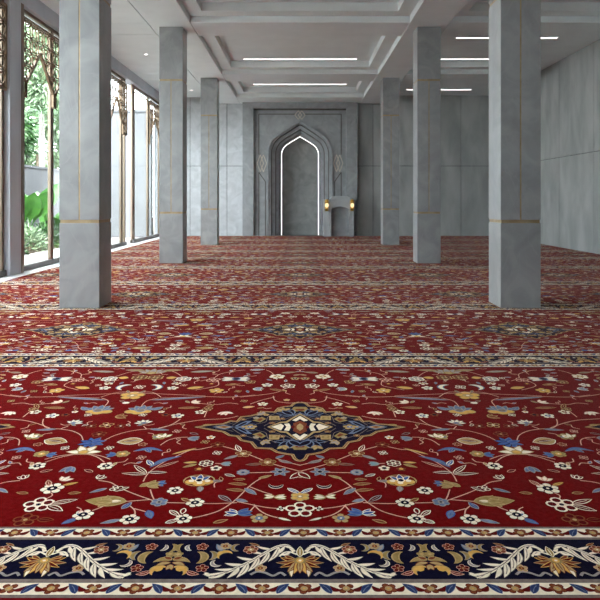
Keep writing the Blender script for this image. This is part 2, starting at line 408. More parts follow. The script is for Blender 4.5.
# ------------------------------------------------------------------ columns
W = 0.56; CXC = 3.08
def column(x, y, label):
    r = empty('column', (x, y + W / 2, 0), label, 'column', 'grey marble columns')
    h = W / 2; zb, zt, bt = 1.185, 4.355, 0.045
    mesh_obj('plinth', boxes([(-h, h, -h, h, 0, zb)]), M['column'], r, bevel=0.006)
    st = 0.010
    shaft = boxes([(-h, -st, -h, h, zb + bt, zt), (st, h, -h, h, zb + bt, zt), (-st, st, -h + 0.02, h - 0.02, zb + bt, zt)])
    mesh_obj('shaft', shaft, M['column'], r, bevel=0.004)
    mesh_obj('capital', boxes([(-h, h, -h, h, zt + bt, ZS)]), M['column'], r, bevel=0.006)
    for z in (zb, zt):
        mesh_obj('brass_band', boxes([(-h + 0.012, h - 0.012, -h + 0.012, h - 0.012, z, z + bt)]), M['brass'], r)
    for s in (-1, 1):
        mesh_obj('brass_strip', boxes([(-st, st, s * (h - 0.012) - 0.008, s * (h - 0.012) + 0.008, zb + bt, zt)]), M['brass'], r)
    return r
names = ['nearest', 'second', 'farthest']
for i, y in enumerate((8.79, 15.04, 21.29)):
    for s, side in ((-1, 'left'), (1, 'right')):
        near = ['in front of the windows', 'standing past the windowed bay', 'standing near the back wall'] if s < 0 else ['in front of the concrete right wall', 'standing in the middle of the room depth', 'close to the arched niche']
        column(s * CXC, y, '%s grey marble column of the %s row with brass inlays, %s' % (names[i], side, near[i]))

# ------------------------------------------------------------------ niche wall (mihrab)
ARCH = [(1, 0), (0.965, 0.17), (0.84, 0.41), (0.63, 0.59), (0.35, 0.78), (0, 1)]
def arch_pts(w, spring, apex):
    h = apex - spring
    def cr(t):
        n = len(ARCH) - 1; i = min(int(t * n), n - 1); f = t * n - i
        g_ = lambda k: ARCH[min(max(k, 0), n)]
        p0, p1, p2, p3 = g_(i - 1), g_(i), g_(i + 1), g_(i + 2)
        if i == 0: p0 = (1, -0.2)
        if i == n - 1: p3 = (-0.35, 1.22)
        return tuple(0.5 * (2 * p1[k] + (p2[k] - p0[k]) * f + (2 * p0[k] - 5 * p1[k] + 4 * p2[k] - p3[k]) * f * f + (3 * p1[k] - p0[k] - 3 * p2[k] + p3[k]) * f ** 3) for k in (0, 1))
    right = [cr(t / 20) for t in range(21)]
    R = [(x * w, spring + z * h) for x, z in right]
    return R + [(-x, z) for x, z in R[-2::-1]]          # right spring -> apex -> left spring
def plate(w_out, z_top, w, spring, apex, y0, y1, base=0.0):
    bm = bmesh.new(); a = arch_pts(w, spring, apex)
    pts = [(w_out, base), (w, base)] + a + [(-w, base), (-w_out, base), (-w_out, z_top), (w_out, z_top)]
    prism(bm, pts, 'y', y0, y1); return bm
mih = empty('prayer_niche', (0, 26.6, 0), 'tall grey stone prayer niche with pointed arch and glowing inner edge on back wall', 'niche')
def M2(name, bm, mat, parent=mih, bevel=0.0):
    bm.transform(__import__('mathutils').Matrix.Translation((0, -26.6, 0)))
    return mesh_obj(name, bm, mat, parent, bevel)
bm = bmesh.new(); prism(bm, [(2.43, 0), (1.96, 0), (1.96, 5.40), (-1.96, 5.40), (-1.96, 0), (-2.43, 0), (-2.43, ZS), (2.43, ZS)], 'y', 26.6, 27.35)
M2('surround', bm, M['niche_stone'], bevel=0.01)
M2('recessed_panel', plate(1.96, 5.40, 1.24, 3.55, 4.76, 26.78, 26.95), M['niche_stone'])
M2('arch_step', plate(1.6, 5.3, 1.06, 3.54, 4.56, 26.93, 27.10), M['niche_stone'])
M2('arch_step', plate(1.4, 5.1, 0.93, 3.53, 4.42, 27.05, 27.22), M['niche_stone'])
M2('arch_step', plate(1.3, 5.0, 0.815, 3.52, 4.28, 27.16, 27.3), M['niche_stone'])
# raised band following the arch
a = arch_pts(1.40, 3.56, 4.92); b = arch_pts(1.33, 3.55, 4.83)
bm = bmesh.new(); prism(bm, [(1.40, 0)] + a + [(-1.40, 0), (-1.33, 0)] + b[::-1] + [(1.33, 0)], 'y', 26.72, 26.79)
M2('arch_band', bm, M['niche_stone'], bevel=0.006)
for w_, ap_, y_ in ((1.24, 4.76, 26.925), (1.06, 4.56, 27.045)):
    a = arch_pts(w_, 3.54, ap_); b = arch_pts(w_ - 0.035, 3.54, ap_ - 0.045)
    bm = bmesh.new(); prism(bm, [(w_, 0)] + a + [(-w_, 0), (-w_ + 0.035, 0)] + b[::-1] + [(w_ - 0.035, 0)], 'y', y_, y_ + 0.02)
    M2('painted_shadow', bm, M['line'])  # solid dark strip standing in for shade along the step edge
M2('painted_shadow', boxes([(-1.955, 1.955, 26.74, 26.78, 5.33, 5.398)]), M['line'])  # dark bar painting the shadow under the top of the recess
# the niche hollow
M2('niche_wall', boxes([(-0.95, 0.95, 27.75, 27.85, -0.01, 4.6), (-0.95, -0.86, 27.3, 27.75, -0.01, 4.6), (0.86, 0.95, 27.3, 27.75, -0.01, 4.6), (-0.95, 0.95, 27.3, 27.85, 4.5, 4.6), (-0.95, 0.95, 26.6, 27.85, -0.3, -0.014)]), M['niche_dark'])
pts = [(0.80, 27.315, 0.0)] + [(x * 0.98, 27.315, 3.52 + (z - 3.52) * 0.975) for x, z in arch_pts(0.815, 3.52, 4.28)] + [(-0.80, 27.315, 0.0)]
bm = bmesh.new(); tube(bm, pts, 0.011, 6); M2('light_strip', bm, M['niche_led'])
# line frame and interlaced knots
bm = bmesh.new(); N = (0, 1, 0)
def ln(p, q, w_=0.035, y=26.775): bar(bm, (p[0], y, p[1]), (q[0], y, q[1]), w_, 0.03, N)
ln((-1.75, 5.17), (-0.22, 5.17)); ln((0.22, 5.17), (1.75, 5.17))
for s in (-1, 1):
    ln((s * 1.75, 5.17), (s * 1.75, 3.45)); ln((s * 1.75, 2.70), (s * 1.75, 0.0))
    ln((s * 1.47, 2.30), (s * 1.47, 0.0)); ln((s * 1.75, 2.70), (s * 1.47, 2.30))
M2('line_frame', bm, M['line'])
def knot(cx, cz, sx, sz):
    global bm
    bm = bmesh.new()
    for dx in (-0.3, 0.3):
        c_ = [(cx + (dx - 0.62) * sx, cz), (cx + dx * sx, cz + sz), (cx + (dx + 0.62) * sx, cz), (cx + dx * sx, cz - sz)]
        for i in range(4): ln(c_[i], c_[(i + 1) % 4], 0.03, 26.755)
    return bm
M2('knot', knot(0, 5.13, 0.24, 0.18), M['pale_line'])
for s in (-1, 1): M2('knot', knot(s * 1.62, 3.08, 0.22, 0.36), M['pale_line'])

# ------------------------------------------------------------------ pulpit and lamps
pul = empty('pulpit', (1.64, 26.1, 0.004), 'low grey stone pulpit with a pointed arch front, standing right of the arched niche', 'pulpit')
bm = bmesh.new()
aw, sp, ap = 0.37, 1.09, 1.25
A_ = [(0.02 + x, z) for x, z in arch_pts(aw, sp, ap)]
prism(bm, [(0.44, 0), (0.02 + aw, 0)] + A_ + [(0.02 - aw, 0), (-0.40, 0), (-0.40, 1.60), (-0.28, 1.68), (0.32, 1.68), (0.44, 1.60)], 'y', 0, 0.26)
mesh_obj('arch_front', bm, M['pulpit_stone'], pul, bevel=0.008)
mesh_obj('back_panel', boxes([(-0.40, 0.44, 0.26, 0.46, 0, 1.58)]), M['niche_stone'], pul)
for x0, x1 in ((-0.665, -0.40), (0.44, 0.60)):
    mesh_obj('post', boxes([(x0, x1, 0.02, 0.46, 0, 1.55)]), M['pulpit_stone'], pul, bevel=0.008)
def sconce(x, label):
    r = empty('wall_lamp', (x, 26.12, 1.30), label, 'lamp', 'brass lamps on the pulpit')
    bm = bmesh.new(); box(bm, -0.07, 0.07, -0.02, 0.0, -0.24, 0.24); mesh_obj('back_plate', bm, M['gold'], r, bevel=0.006)
    bm = bmesh.new(); lathe(bm, [(0.03, 0.12), (0.085, 0.09), (0.09, 0.16), (0.06, 0.22), (0.02, 0.25)], 0, -0.10, 0, 14); mesh_obj('cap', bm, M['gold'], r, smooth=True)
    bm = bmesh.new(); lathe(bm, [(0.03, -0.22), (0.07, -0.17), (0.085, -0.10), (0.03, -0.09)], 0, -0.10, 0, 14); mesh_obj('cup', bm, M['gold'], r, smooth=True)
    bm = bmesh.new(); lathe(bm, [(0.025, -0.09), (0.07, -0.05), (0.075, 0.03), (0.04, 0.09)], 0, -0.10, 0, 14); mesh_obj('globe', bm, M['bulb'], r, smooth=True)
    bm = bmesh.new(); tube(bm, [(0, 0, -0.15), (0, -0.10, -0.19)], 0.015); mesh_obj('arm', bm, M['gold'], r)
sconce(1.64 - 0.535, 'glowing brass lamp on the left post of the pulpit')
sconce(1.64 + 0.52, 'glowing brass lamp on the right post of the pulpit')

# ------------------------------------------------------------------ carpet
class Pat:
    """collects flat inlaid yarn shapes: polygon, yarn, layer"""
    def __init__(s): s.p = []; s.n = 0
    def poly(s, pts, col, layer): s.p.append((pts, yi(col), layer, s.n))
    def nxt(s): s.n += 1
FL = 2.746; FZ0 = 2.894
def uv(px, py):
    z = CAMH * F / (py - HY); return ((px - 300) * z / F, z - FZ0)
def disc(cx, cy, r, n=8, sx=1.0, sy=1.0, ph=0.0): return [(cx + sx * r * math.cos(ph + k * 2 * PI / n), cy + sy * r * math.sin(ph + k * 2 * PI / n)) for k in range(n)]
def spline(P, m=6):
    out = []
    for i in range(len(P) - 1):
        p0, p1, p2, p3 = P[max(i - 1, 0)], P[i], P[i + 1], P[min(i + 2, len(P) - 1)]
        for j in range(m):
            f = j / m
            out.append(tuple(0.5 * (2 * p1[k] + (p2[k] - p0[k]) * f + (2 * p0[k] - 5 * p1[k] + 4 * p2[k] - p3[k]) * f * f + (3 * p1[k] - p0[k] - 3 * p2[k] + p3[k]) * f ** 3) for k in (0, 1)))
    return out + [P[-1]]
def ribbon(pat, P, w, col, layer, taper=False):
    P = P if len(P) > 40 else P
    L, R = [], []
    for i, p in enumerate(P):
        a, b = P[max(i - 1, 0)], P[min(i + 1, len(P) - 1)]
        dx, dy = b[0] - a[0], b[1] - a[1]; d = math.hypot(dx, dy) or 1
        ww = w / 2 * (math.sin(PI * (i + 0.15) / (len(P) - 0.7)) if taper else 1)
        L.append((p[0] - dy / d * ww, p[1] + dx / d * ww)); R.append((p[0] + dy / d * ww, p[1] - dx / d * ww))
    for i in range(len(P) - 1): pat.poly([R[i], R[i + 1], L[i + 1], L[i]], col, layer)
def stem_(pat, P, w=0.0065, col='stem'):
    pat.nxt(); ribbon(pat, spline(P), w, col, 0)
def flower_(pat, c, r, n=6, pet='cream', cen='navy', dot='cream', edge='maroon', ph=0.3):
    pat.nxt(); x, y = c
    for k in range(n):
        a = ph + k * 2 * PI / n; q = (x + 0.62 * r * math.cos(a), y + 0.62 * r * math.sin(a))
        if edge: pat.poly(disc(q[0], q[1], 0.44 * r), edge, 0.3 * k)
        pat.poly(disc(q[0], q[1], 0.355 * r), pet, 0.15 + 0.3 * k)
    pat.poly(disc(x, y, 0.44 * r, 10), cen, 3)
    if dot: pat.poly(disc(x, y, 0.15 * r, 6), dot, 3.6)
def oflower_(pat, c, r, n=5, line='cream', fill='red', cen='navy', ph=0.5):
    pat.nxt(); x, y = c
    for k in range(n):
        a = ph + k * 2 * PI / n; q = (x + 0.6 * r * math.cos(a), y + 0.6 * r * math.sin(a))
        pat.poly(disc(q[0], q[1], 0.42 * r, 9), line, 0.8 + 0.02 * k); pat.poly(disc(q[0], q[1], 0.28 * r, 9), fill, 1.5 + 0.02 * k)
    pat.poly(disc(x, y, 0.26 * r, 8), line, 2); pat.poly(disc(x, y, 0.17 * r, 8), cen, 3)
def leaf_(pat, a, b, w, fill='steel', line='grey', bend=0.0, lw=0.006, lay=1.0, rib=True):
    pat.nxt()
    def frame(a, b, w, i):
        dx, dy = b[0] - a[0], b[1] - a[1]; d = math.hypot(dx, dy) or 1; nx, ny = -dy / d, dx / d
        t = i / 8; off = bend * d * math.sin(PI * t); hw = w / 2 * math.sin(PI * t) ** 0.8 * (1.25 - 0.5 * t)
        x, y = a[0] + dx * t + nx * off, a[1] + dy * t + ny * off
        return (x + nx * hw, y + ny * hw), (x - nx * hw, y - ny * hw), (x, y)
    dx, dy = b[0] - a[0], b[1] - a[1]; d = math.hypot(dx, dy) or 1; ex, ey = dx / d * lw, dy / d * lw
    for (A, B, ww, c_, L) in (((a[0] - ex, a[1] - ey), (b[0] + ex, b[1] + ey), w + 2 * lw, line, lay), (a, b, w, fill, lay + .25)):
        q = [frame(A, B, ww, i) for i in range(9)]
        for i in range(8): pat.poly([q[i][1], q[i + 1][1], q[i + 1][0], q[i][0]], c_, L)
    if rib and w > .02: ribbon(pat, [frame(a, b, w, i)[2] for i in range(1, 7)], .0035, line, lay + .4)
def lotus_(pat, c, r, ang, fill='blue', line='cream', n=5, spread=2.2, core=None):
    for m_, k in enumerate(sorted(range(n), key=lambda k: -abs(k - (n - 1) / 2))):
        a = ang + (k / (n - 1) - 0.5) * spread
        leaf_(pat, (c[0] - 0.1 * r * math.cos(a), c[1] - 0.1 * r * math.sin(a)), (c[0] + r * math.cos(a), c[1] + r * math.sin(a)), 0.42 * r, fill, line, 0, 0.006 if r < .09 else .009, 1 + .5 * m_, False)
    if core: pat.nxt(); pat.poly(disc(c[0], c[1], 0.34 * r, 9), line, 4.2); pat.poly(disc(c[0], c[1], 0.24 * r, 9), core, 4.6)
def crescent_(pat, c, r, ang, fill='blue', line='cream', arc=3.4):
    pat.nxt(); P = [(c[0] + r * math.cos(ang + arc * (t / 10 - .5)), c[1] + r * math.sin(ang + arc * (t / 10 - .5))) for t in range(11)]
    ribbon(pat, P, r * 0.8, line, 1, True); ribbon(pat, P, r * 0.5, fill, 2, True)

# ---- field motifs, left half of one repeat, read off the nearest row
H = Pat()      # mirrored half
O = Pat()      # on either mirror axis, drawn once
def st(*pp, **k): stem_(H, [uv(*p) for p in pp], **k)
def fl(x, y, r=.052, **k): flower_(H, uv(x, y), r * (.88 if r < .06 else .70), **k)
def of(x, y, r=.052, **k): oflower_(H, uv(x, y), r * (.88 if r < .06 else .70), **k)
def lf(x0, y0, x1, y1, w=.03, **k): leaf_(H, uv(x0, y0), uv(x1, y1), w * (.85 if w < .04 else .6), **k)
def lo(x, y, r, ang, **k): lotus_(H, uv(x, y), r * (.9 if r < .08 else .72), ang, **k)
def cr(x, y, r, ang, **k): crescent_(H, uv(x, y), r, ang, **k)
# near edge up to the middle (y 526 .. 445)
st((270, 476), (259, 480), (249, 487), (240, 496), (232, 503), (219, 511), (203, 516), (188, 519))
st((249, 487), (262, 492), (272, 495)); st((166, 503), (190, 503.5), (215, 504), (237, 503))
st((237, 502), (247, 504), (256, 506), (268, 508), (280, 509)); st((254, 505), (260, 511), (270, 516), (288, 520)); st((255, 506), (249, 512), (242, 513))
fl(183, 519, .052); lf(170, 511, 179, 516, .024, fill='red', line='cream'); lf(166, 523, 178, 520, .024, fill='red', line='cream'); lf(184, 509, 182, 514, .022, fill='red', line='cream')
fl(195, 503, .055); lf(182, 499, 190, 502, .018, fill='brown', line='tan')
of(159, 502.5, .05, n=6, line='grey', fill='steel')
fl(175, 491, .05)
lo(239, 514, .07, PI * 0.12, fill='blue', line='steel', n=3, spread=1.1); lo(236, 514, .06, PI * 0.9, fill='blue', line='cream', n=3, spread=1.2)
fl(259, 518.5, .05, n=5, pet='tan', cen='steel', dot='cream', edge='brown'); fl(281, 509, .026, n=4, pet='cream', cen='navy', edge='brown'); lf(278, 518, 291, 521, .018, fill='cream', line='brown')
lf(214, 523, 227, 520, .02, fill='brown', line='tan')
lf(219, 496, 231, 502, .028, fill='maroon', line='grey'); lf(236, 500, 247, 502, .024, fill='steel', line='grey')
lf(246, 485, 229, 484, .022, fill='brown', line='tan'); lf(244, 491, 227, 490, .022, fill='brown', line='tan'); lf(245, 489, 256, 495, .03, fill='steel', line='grey')
cr(276, 485, .035, -PI / 2, fill='navy', line='cream'); lf(288, 489, 300, 494, .024, fill='blue', line='cream'); 
lo(276, 498, .055, 0.2, fill='cream', line='tan', n=3, spread=0.9); lo(273, 497, .05, PI, fill='cream', line='tan', n=2, spread=0.8)
lo(280, 472.5, .058, PI * .5, fill='steel', line='grey', n=6, spread=5.2, core='navy'); st((272, 473), (255, 473.3), (246, 473.5), col='stem'); of(243, 473, .042, n=8, line='steel', fill='grey', cen='navy'); lf(259, 479, 271, 476, .018, fill='olive', line='tan')
# cream-gold palmette with a red rim
for rr, c_, L in ((.082, 'tan', 0), (.074, 'red', .4)):
    H.nxt(); H.poly(disc(*uv(199, 481), rr, 16, 1.05, 0.85), c_, L)
for q in ((191, 482.5), (207, 482.5), (199, 484.5)):
    H.nxt(); H.poly(disc(*uv(*q), .034, 10, 1.2, .9), 'brown', 1); H.poly(disc(*uv(*q), .029, 10, 1.2, .9), 'gold', 2); H.poly(disc(uv(*q)[0], uv(*q)[1] + .012, .016, 8), 'cream', 3)
lo(199, 481, .075, PI / 2, fill='blue', line='cream', n=3, spread=1.7, core='navy'); lf(200, 487, 200, 492, .03, fill='grey', line='taupe'); lf(211, 482, 222, 481.5, .022, fill='taupe', line='grey')
of(206, 464, .062, n=6, line='cream', fill='maroon'); lf(196, 465, 183, 468, .018, fill='olive', line='tan'); lf(196, 463, 184, 463.5, .018, fill='gold', line='tan'); st((215, 464), (222, 464.5)); lo(222, 464.5, .055, 0, fill='teal', line='grey', n=3, spread=1.0)
st((217, 446), (230, 449), (243, 453), (258, 459), (274, 465), (300, 472)); of(217.5, 445.5, .052, n=5, line='brown', fill='maroon', cen='tan'); fl(243, 454.5, .055, n=5, pet='brown', cen='tan', dot='cream', edge='tan'); lf(240, 452, 236, 446, .028, fill='red', line='cream'); lf(238, 456, 224, 460, .026, fill='grey', line='taupe')
fl(267.5, 463, .056, n=5, pet='brown', cen='tan', dot='cream', edge='olive'); lf(262, 464.5, 246, 465.5, .022, fill='brown', line='taupe'); lf(276, 459, 284, 456, .026, fill='steel', line='taupe'); lf(279, 461, 292, 464, .024, fill='taupe', line='grey')
# feather cluster and bud
st((143, 482), (147, 475), (154, 469), (165, 462), (176, 457), (190, 451), (200, 450), (218, 446)); lf(150, 468, 181, 457, .034, fill='steel', line='blue', bend=.12); lf(152, 466, 147, 461, .03, fill='blue', line='cream'); lf(146, 474, 134, 466, .03, fill='maroon', line='cream'); lf(145, 475, 122, 474, .022, fill='maroon', line='cream'); lf(148, 473, 166, 473, .022, fill='maroon', line='cream'); lf(158, 468, 178, 462, .016, fill='maroon', line='stem'); lf(172, 455, 196, 449, .012, fill='gold', line='tan')
lo(148, 486, .07, 0.35, fill='olive', line='tan', n=4, spread=1.6); lo(157, 484, .05, 0.0, fill='blue', line='steel', n=3, spread=1.4); lf(140, 487, 152, 483, .05, fill='olive', line='tan')
st((150, 490), (152, 496), (154, 500))
st((98, 481), (110, 483), (119, 488), (133, 494), (150, 500), (157, 502)); lo(98, 479, .045, PI * .35, fill='maroon', line='cream', n=3, spread=1.5); of(116, 489, .04, n=4, line='cream', fill='maroon'); lf(114, 491, 128, 488, .03, fill='maroon', line='cream'); lf(106, 489, 90, 493, .02, fill='steel', line='grey')
st((150, 500), (137, 501), (124, 502)); leaf_(H, uv(126, 502), uv(86, 501), .095, 'olive', 'tan'); lo(110, 502, .075, PI * .97, fill='olive', line='tan', n=5, spread=2.0); lf(121, 501.5, 108, 501.8, .03, fill='cream', line='gold')
st((128, 505), (134, 510), (135, 515)); lf(122, 509, 131, 503, .03, fill='blue', line='grey'); fl(129.5, 519.5, .055); lf(120, 520, 101, 523.5, .024, fill='steel', line='grey'); st((134, 509), (142, 511), (149, 513)); lf(148, 511, 151, 518.5, .036, fill='steel', line='blue')
fl(83, 515, .058); lf(76, 519, 62, 524, .028, fill='steel', line='blue'); st((92, 511), (100, 508), (106, 505))
fl(105.6, 466.6, .056); st((104, 463), (97, 458), (88, 455)); lo(67, 466.5, .06, PI, fill='teal', line='grey', n=3, spread=0.9) if False else None
lo(133, 466, .05, 0.1, fill='steel', line='grey', n=3, spread=.8) if False else None
fl(122, 454.7, .062, n=6, pet='olive', cen='gold', dot='cream', edge='tan'); lo(114, 455.5, .055, PI, fill='blue', line='steel', n=3, spread=1.6); st((133, 452), (142, 451), (152, 450)); lf(134, 452, 162, 452, .034, fill='steel', line='blue', bend=.22); lf(146, 449.5, 150, 453, .03, fill='blue', line='grey')
# the belt of far motifs (y 445 .. 372)
st((104, 441), (115, 436), (130, 432), (145, 430), (160, 429), (172, 425), (180, 420)); st((158, 429), (178, 424.5), (200, 421), (225, 419.5), (238, 417))
leaf_(H, uv(142, 441), uv(117, 443), .10, 'tan', 'cream'); lf(139, 441, 121, 442.5, .05, fill='maroon', line='grey'); fl(159, 437.5, .07, n=5, pet='olive', cen='cream', dot='gold', edge='tan'); lo(163, 438, .07, PI / 2, fill='cream', line='olive', n=3, spread=1.7)
st((160, 446), (168, 441), (178, 438.5), (188, 438)); lo(189, 439, .085, -0.2, fill='steel', line='grey', n=4, spread=1.2)
lo(143, 424, .085, PI * .6, fill='cream', line='grey', n=5, spread=2.6, core='steel'); st((143, 427), (146, 430)); of(120, 427, .06, n=4, line='brown', fill='maroon', cen='cream'); fl(177, 416.7, .055, pet='cream', cen='steel', n=5, edge=None); lf(150, 430, 168, 431, .03, fill='steel', line='grey')
H.nxt()
for q, rx in ((130, .055), (137.5, .06), (145, .05)):
    H.poly(disc(*uv(q, 413.5 - abs(q - 137) * .12), rx * .85, 10, 1, .8), 'tan', 1 + q * .002); H.poly(disc(*uv(q, 413.5 - abs(q - 137) * .12), rx * .68, 10, 1, .8), 'gold', 2 + q * .002)
lo(140, 411.5, .15, PI / 2, fill='steel', line='grey', n=5, spread=2.2, core='taupe'); lf(152, 411, 162, 408, .07, fill='steel', line='grey'); st((140, 408), (146, 402), (158, 399))
lf(178, 409, 199, 408.5, .05, fill='brown', line='tan'); lo(192, 403.5, .07, 0.5, fill='cream', line='stem', n=3, spread=1.6); st((160, 399), (180, 398.5), (200, 397.5), (230, 398), (255, 396)); lf(150, 401, 205, 398, .045, fill='steel', line='grey'); lf(122, 404, 128, 403.6, .05, fill='cream', line='cream'); st((196, 404), (215, 405.5), (228, 404), (238, 405))
lo(225, 413, .09, -PI * .3, fill='cream', line='stem', n=2, spread=.9); lo(225, 413, .09, -PI * .7, fill='cream', line='stem', n=2, spread=.5); lf(243, 408.5, 254, 407.5, .05, fill='gold', line='stem'); fl(262.5, 405, .06, pet='cream', cen='tan', n=5, edge=None); st((250, 405), (262, 401), (275, 398)); st((273, 397), (276, 402), (290, 404), (299, 403)); of(207, 410, .06, n=4, line='tan', fill='maroon'); st((204, 418), (207, 411))
lf(205, 409, 214, 405, .03, fill='red', line='tan')
# hooks, yellow leaves, clusters
cr(150, 388.5, .07, 0.3, fill='cream', line='steel', arc=3.0); lf(187, 389.5, 203, 388, .09, fill='gold', line='tan'); fl(216, 391.5, .085, n=5, pet='gold', cen='tan', edge='olive'); st((195, 391), (216, 387), (218, 383), (216, 380)); fl(172, 389, .07, pet='cream', cen='grey', n=5, edge=None); fl(176, 384.5, .06, pet='cream', cen='tan', n=4, edge=None); lf(166, 379, 176, 378.5, .10, fill='gold', line='tan')
of(155, 378.5, .10, n=6, line='tan', fill='maroon'); of(183, 380, .10, n=6, line='cream', fill='grey'); st((169, 371.5), (176, 374), (183, 379)); lf(162, 371.5, 182, 371, .09, fill='olive', line='grey'); lf(190, 373, 214, 372, .08, fill='grey', line='olive')
lo(236, 380, .16, 0, fill='cream', line='steel', n=3, spread=1.0, core='navy'); lo(234, 380, .15, PI, fill='cream', line='grey', n=3, spread=1.0); st((200, 382), (213, 379), (220, 375), (235, 372), (245, 371)); of(213, 381, .09, n=4, line='stem', fill='red')
fl(277, 377.5, .10, n=6, pet='cream', cen='tan', edge='brown'); st((277, 381), (272, 374), (266, 371)); fl(267, 386, .07, pet='cream', cen='grey', n=5, edge=None); of(288, 387, .09, n=5, line='cream', fill='red'); st((240, 398), (260, 396), (276, 393.5), (286, 389), (292, 385)); lo(254, 390, .10, 0.0, fill='steel', line='cream', n=3, spread=1.2); lf(282, 374, 296, 373, .06, fill='taupe', line='tan'); st((100, 398), (120, 393), (150, 394.5), (185, 396), (205, 397)); lf(250, 371, 264, 370.5, .07, fill='steel', line='cream')
lf(225, 386, 240, 385, .06, fill='brown', line='tan'); of(250, 383, .07, n=5, line='tan', fill='maroon'); fl(295, 379.5, .06, pet='tan', cen='navy', n=5, edge=None)
lf(270, 390, 285, 392, .05, fill='brown', line='tan'); fl(200, 413, .06, pet='cream', cen='brown', n=5, edge=None)

# on-axis motifs: axis u=0 and the repeat edge u=-T
T = 1.29
oflower_(O, (0, uv(300, 510)[1]), .075, 5, 'cream', 'red', 'navy', PI / 2)
oflower_(O, (0, uv(300, 497)[1]), .05, 6, 'tan', 'gold', 'cream'); leaf_(O, (0, uv(300, 478)[1]), (0, uv(300, 472)[1]), .05, 'maroon', 'stem')
lotus_(O, (0, uv(300, 474)[1]), .08, -PI * .5, 'red', 'cream', 2, 1.4)
def oe(y): return (-T, uv(300, y)[1])
flower_(O, oe(489), .062); lotus_(O, (oe(481)[0] + .02, oe(481)[1]), .05, 1.2, 'cream', 'stem', 3, 1.7); leaf_(O, (-T + .04, oe(486)[1]), (-T + .11, oe(483)[1]), .022, 'gold', 'brown'); leaf_(O, (-T - .03, oe(486)[1]), (-T - .06, oe(481)[1]), .022, 'brown', 'stem')
oflower_(O, oe(505), .075, 5, 'cream', 'maroon'); leaf_(O, (-T + .05, oe(506)[1]), (-T + .14, oe(511)[1]), .035, 'maroon', 'cream'); leaf_(O, (-T + .06, oe(504)[1]), (-T + .17, oe(500)[1]), .03, 'red', 'cream'); stem_(O, [oe(501), (-T + .03, oe(496)[1]), oe(492)])
oflower_(O, oe(520), .06, 5, 'brown', 'maroon', 'tan'); leaf_(O, (-T + .06, oe(520)[1]), (-T + .13, oe(520)[1]), .03, 'maroon', 'brown')
lotus_(O, oe(453), .10, PI * .5, 'cream', 'tan', 4, 3.0, 'gold'); stem_(O, [(-T + .19, oe(460)[1]), (-T + .1, oe(456)[1]), oe(455), (-T - .1, oe(456)[1]), (-T - .19, oe(460)[1])])
lotus_(O, oe(443.5), .085, 0, 'blue', 'steel', 4, 2.4); lotus_(O, oe(443.5), .085, PI, 'blue', 'navy', 4, 2.4); flower_(O, oe(396.5), .095, 5, 'gold', 'tan', 'cream', 'olive'); oflower_(O, oe(435), .05, 5, 'brown', 'maroon', 'tan'); oflower_(O, oe(388), .05, 4, 'cream', 'red', 'maroon'); lotus_(O, oe(374), .13, PI / 2, 'grey', 'olive', 5, 2.4, 'tan')
oflower_(O, oe(426), .05, 4, 'tan', 'maroon', 'cream'); lotus_(O, oe(468), .07, -PI / 2, 'steel', 'grey', 3, 1.2)
lotus_(O, (-T + .02, oe(418)[1]), .07, 0.4, 'brown', 'tan', 3, 1.4)

# ---- medallion (left half, mirrored)
MU = [(194, 428), (210, 425.3), (222, 424.5), (230, 421.5), (236, 422), (240, 417.5), (250, 416.5), (259, 414), (260, 412), (274, 412.6), (277, 409), (284, 407.2), (290, 406.8), (292.5, 404.6), (296, 403.4), (300, 403.2)]
ML = [(300, 462.3), (296, 461.6), (293, 459.6), (291, 456), (285, 455.2), (276, 453.4), (270, 450), (255, 449.3), (250, 443.5), (240, 441.6), (236, 437.5), (228, 436.5), (222, 433), (210, 431)]
outl = [uv(*p) for p in MU] + [uv(*p) for p in ML]
cy = uv(300, 430)[1]
def shrink(P, d):
    """move a closed outline inwards, keeping points on the axis on it"""
    n = len(P); ar = sum(P[i][0] * P[(i + 1) % n][1] - P[(i + 1) % n][0] * P[i][1] for i in range(n)); sg = 1 if ar > 0 else -1; Q = []
    for i in range(n):
        a, p, b = P[i - 1], P[i], P[(i + 1) % n]
        if abs(p[0]) < 1e-6: Q.append((0.0, p[1] + (d if p[1] < cy else -d))); continue
        n1 = Vector((-(p[1] - a[1]), p[0] - a[0])).normalized() * sg; n2 = Vector((-(b[1] - p[1]), b[0] - p[0])).normalized() * sg
        nn = (n1 + n2); nn = nn.normalized() if nn.length > .2 else n1; k_ = d / max(nn.dot(n1), 0.55); Q.append((p[0] + nn.x * k_, p[1] + nn.y * k_))
    return Q
H.nxt(); H.poly(shrink(outl, -.012), 'maroon', -0.6); H.poly(outl, 'tan', 0); H.poly(shrink(outl, .009), 'brown', 0.4); H.poly(shrink(outl, .015), 'tan', 0.8); H.poly(shrink(outl, .020), 'navy', 1.2)
H.n += 0
MH = Pat(); MH.n = 900
def ml(f, *a, **k): f(MH, *a, **k)
def mp(P, col, L): MH.poly([uv(*p) for p in P], col, L + 2)
MH.nxt()
mp([(212, 428), (224, 426), (234, 428), (224, 430.5)], 'steel', 0); mp([(215, 428), (224, 426.8), (231, 428), (224, 429.7)], 'tan', 1); mp([(219, 428), (224, 427.3), (228, 428), (224, 429)], 'brown', 2)
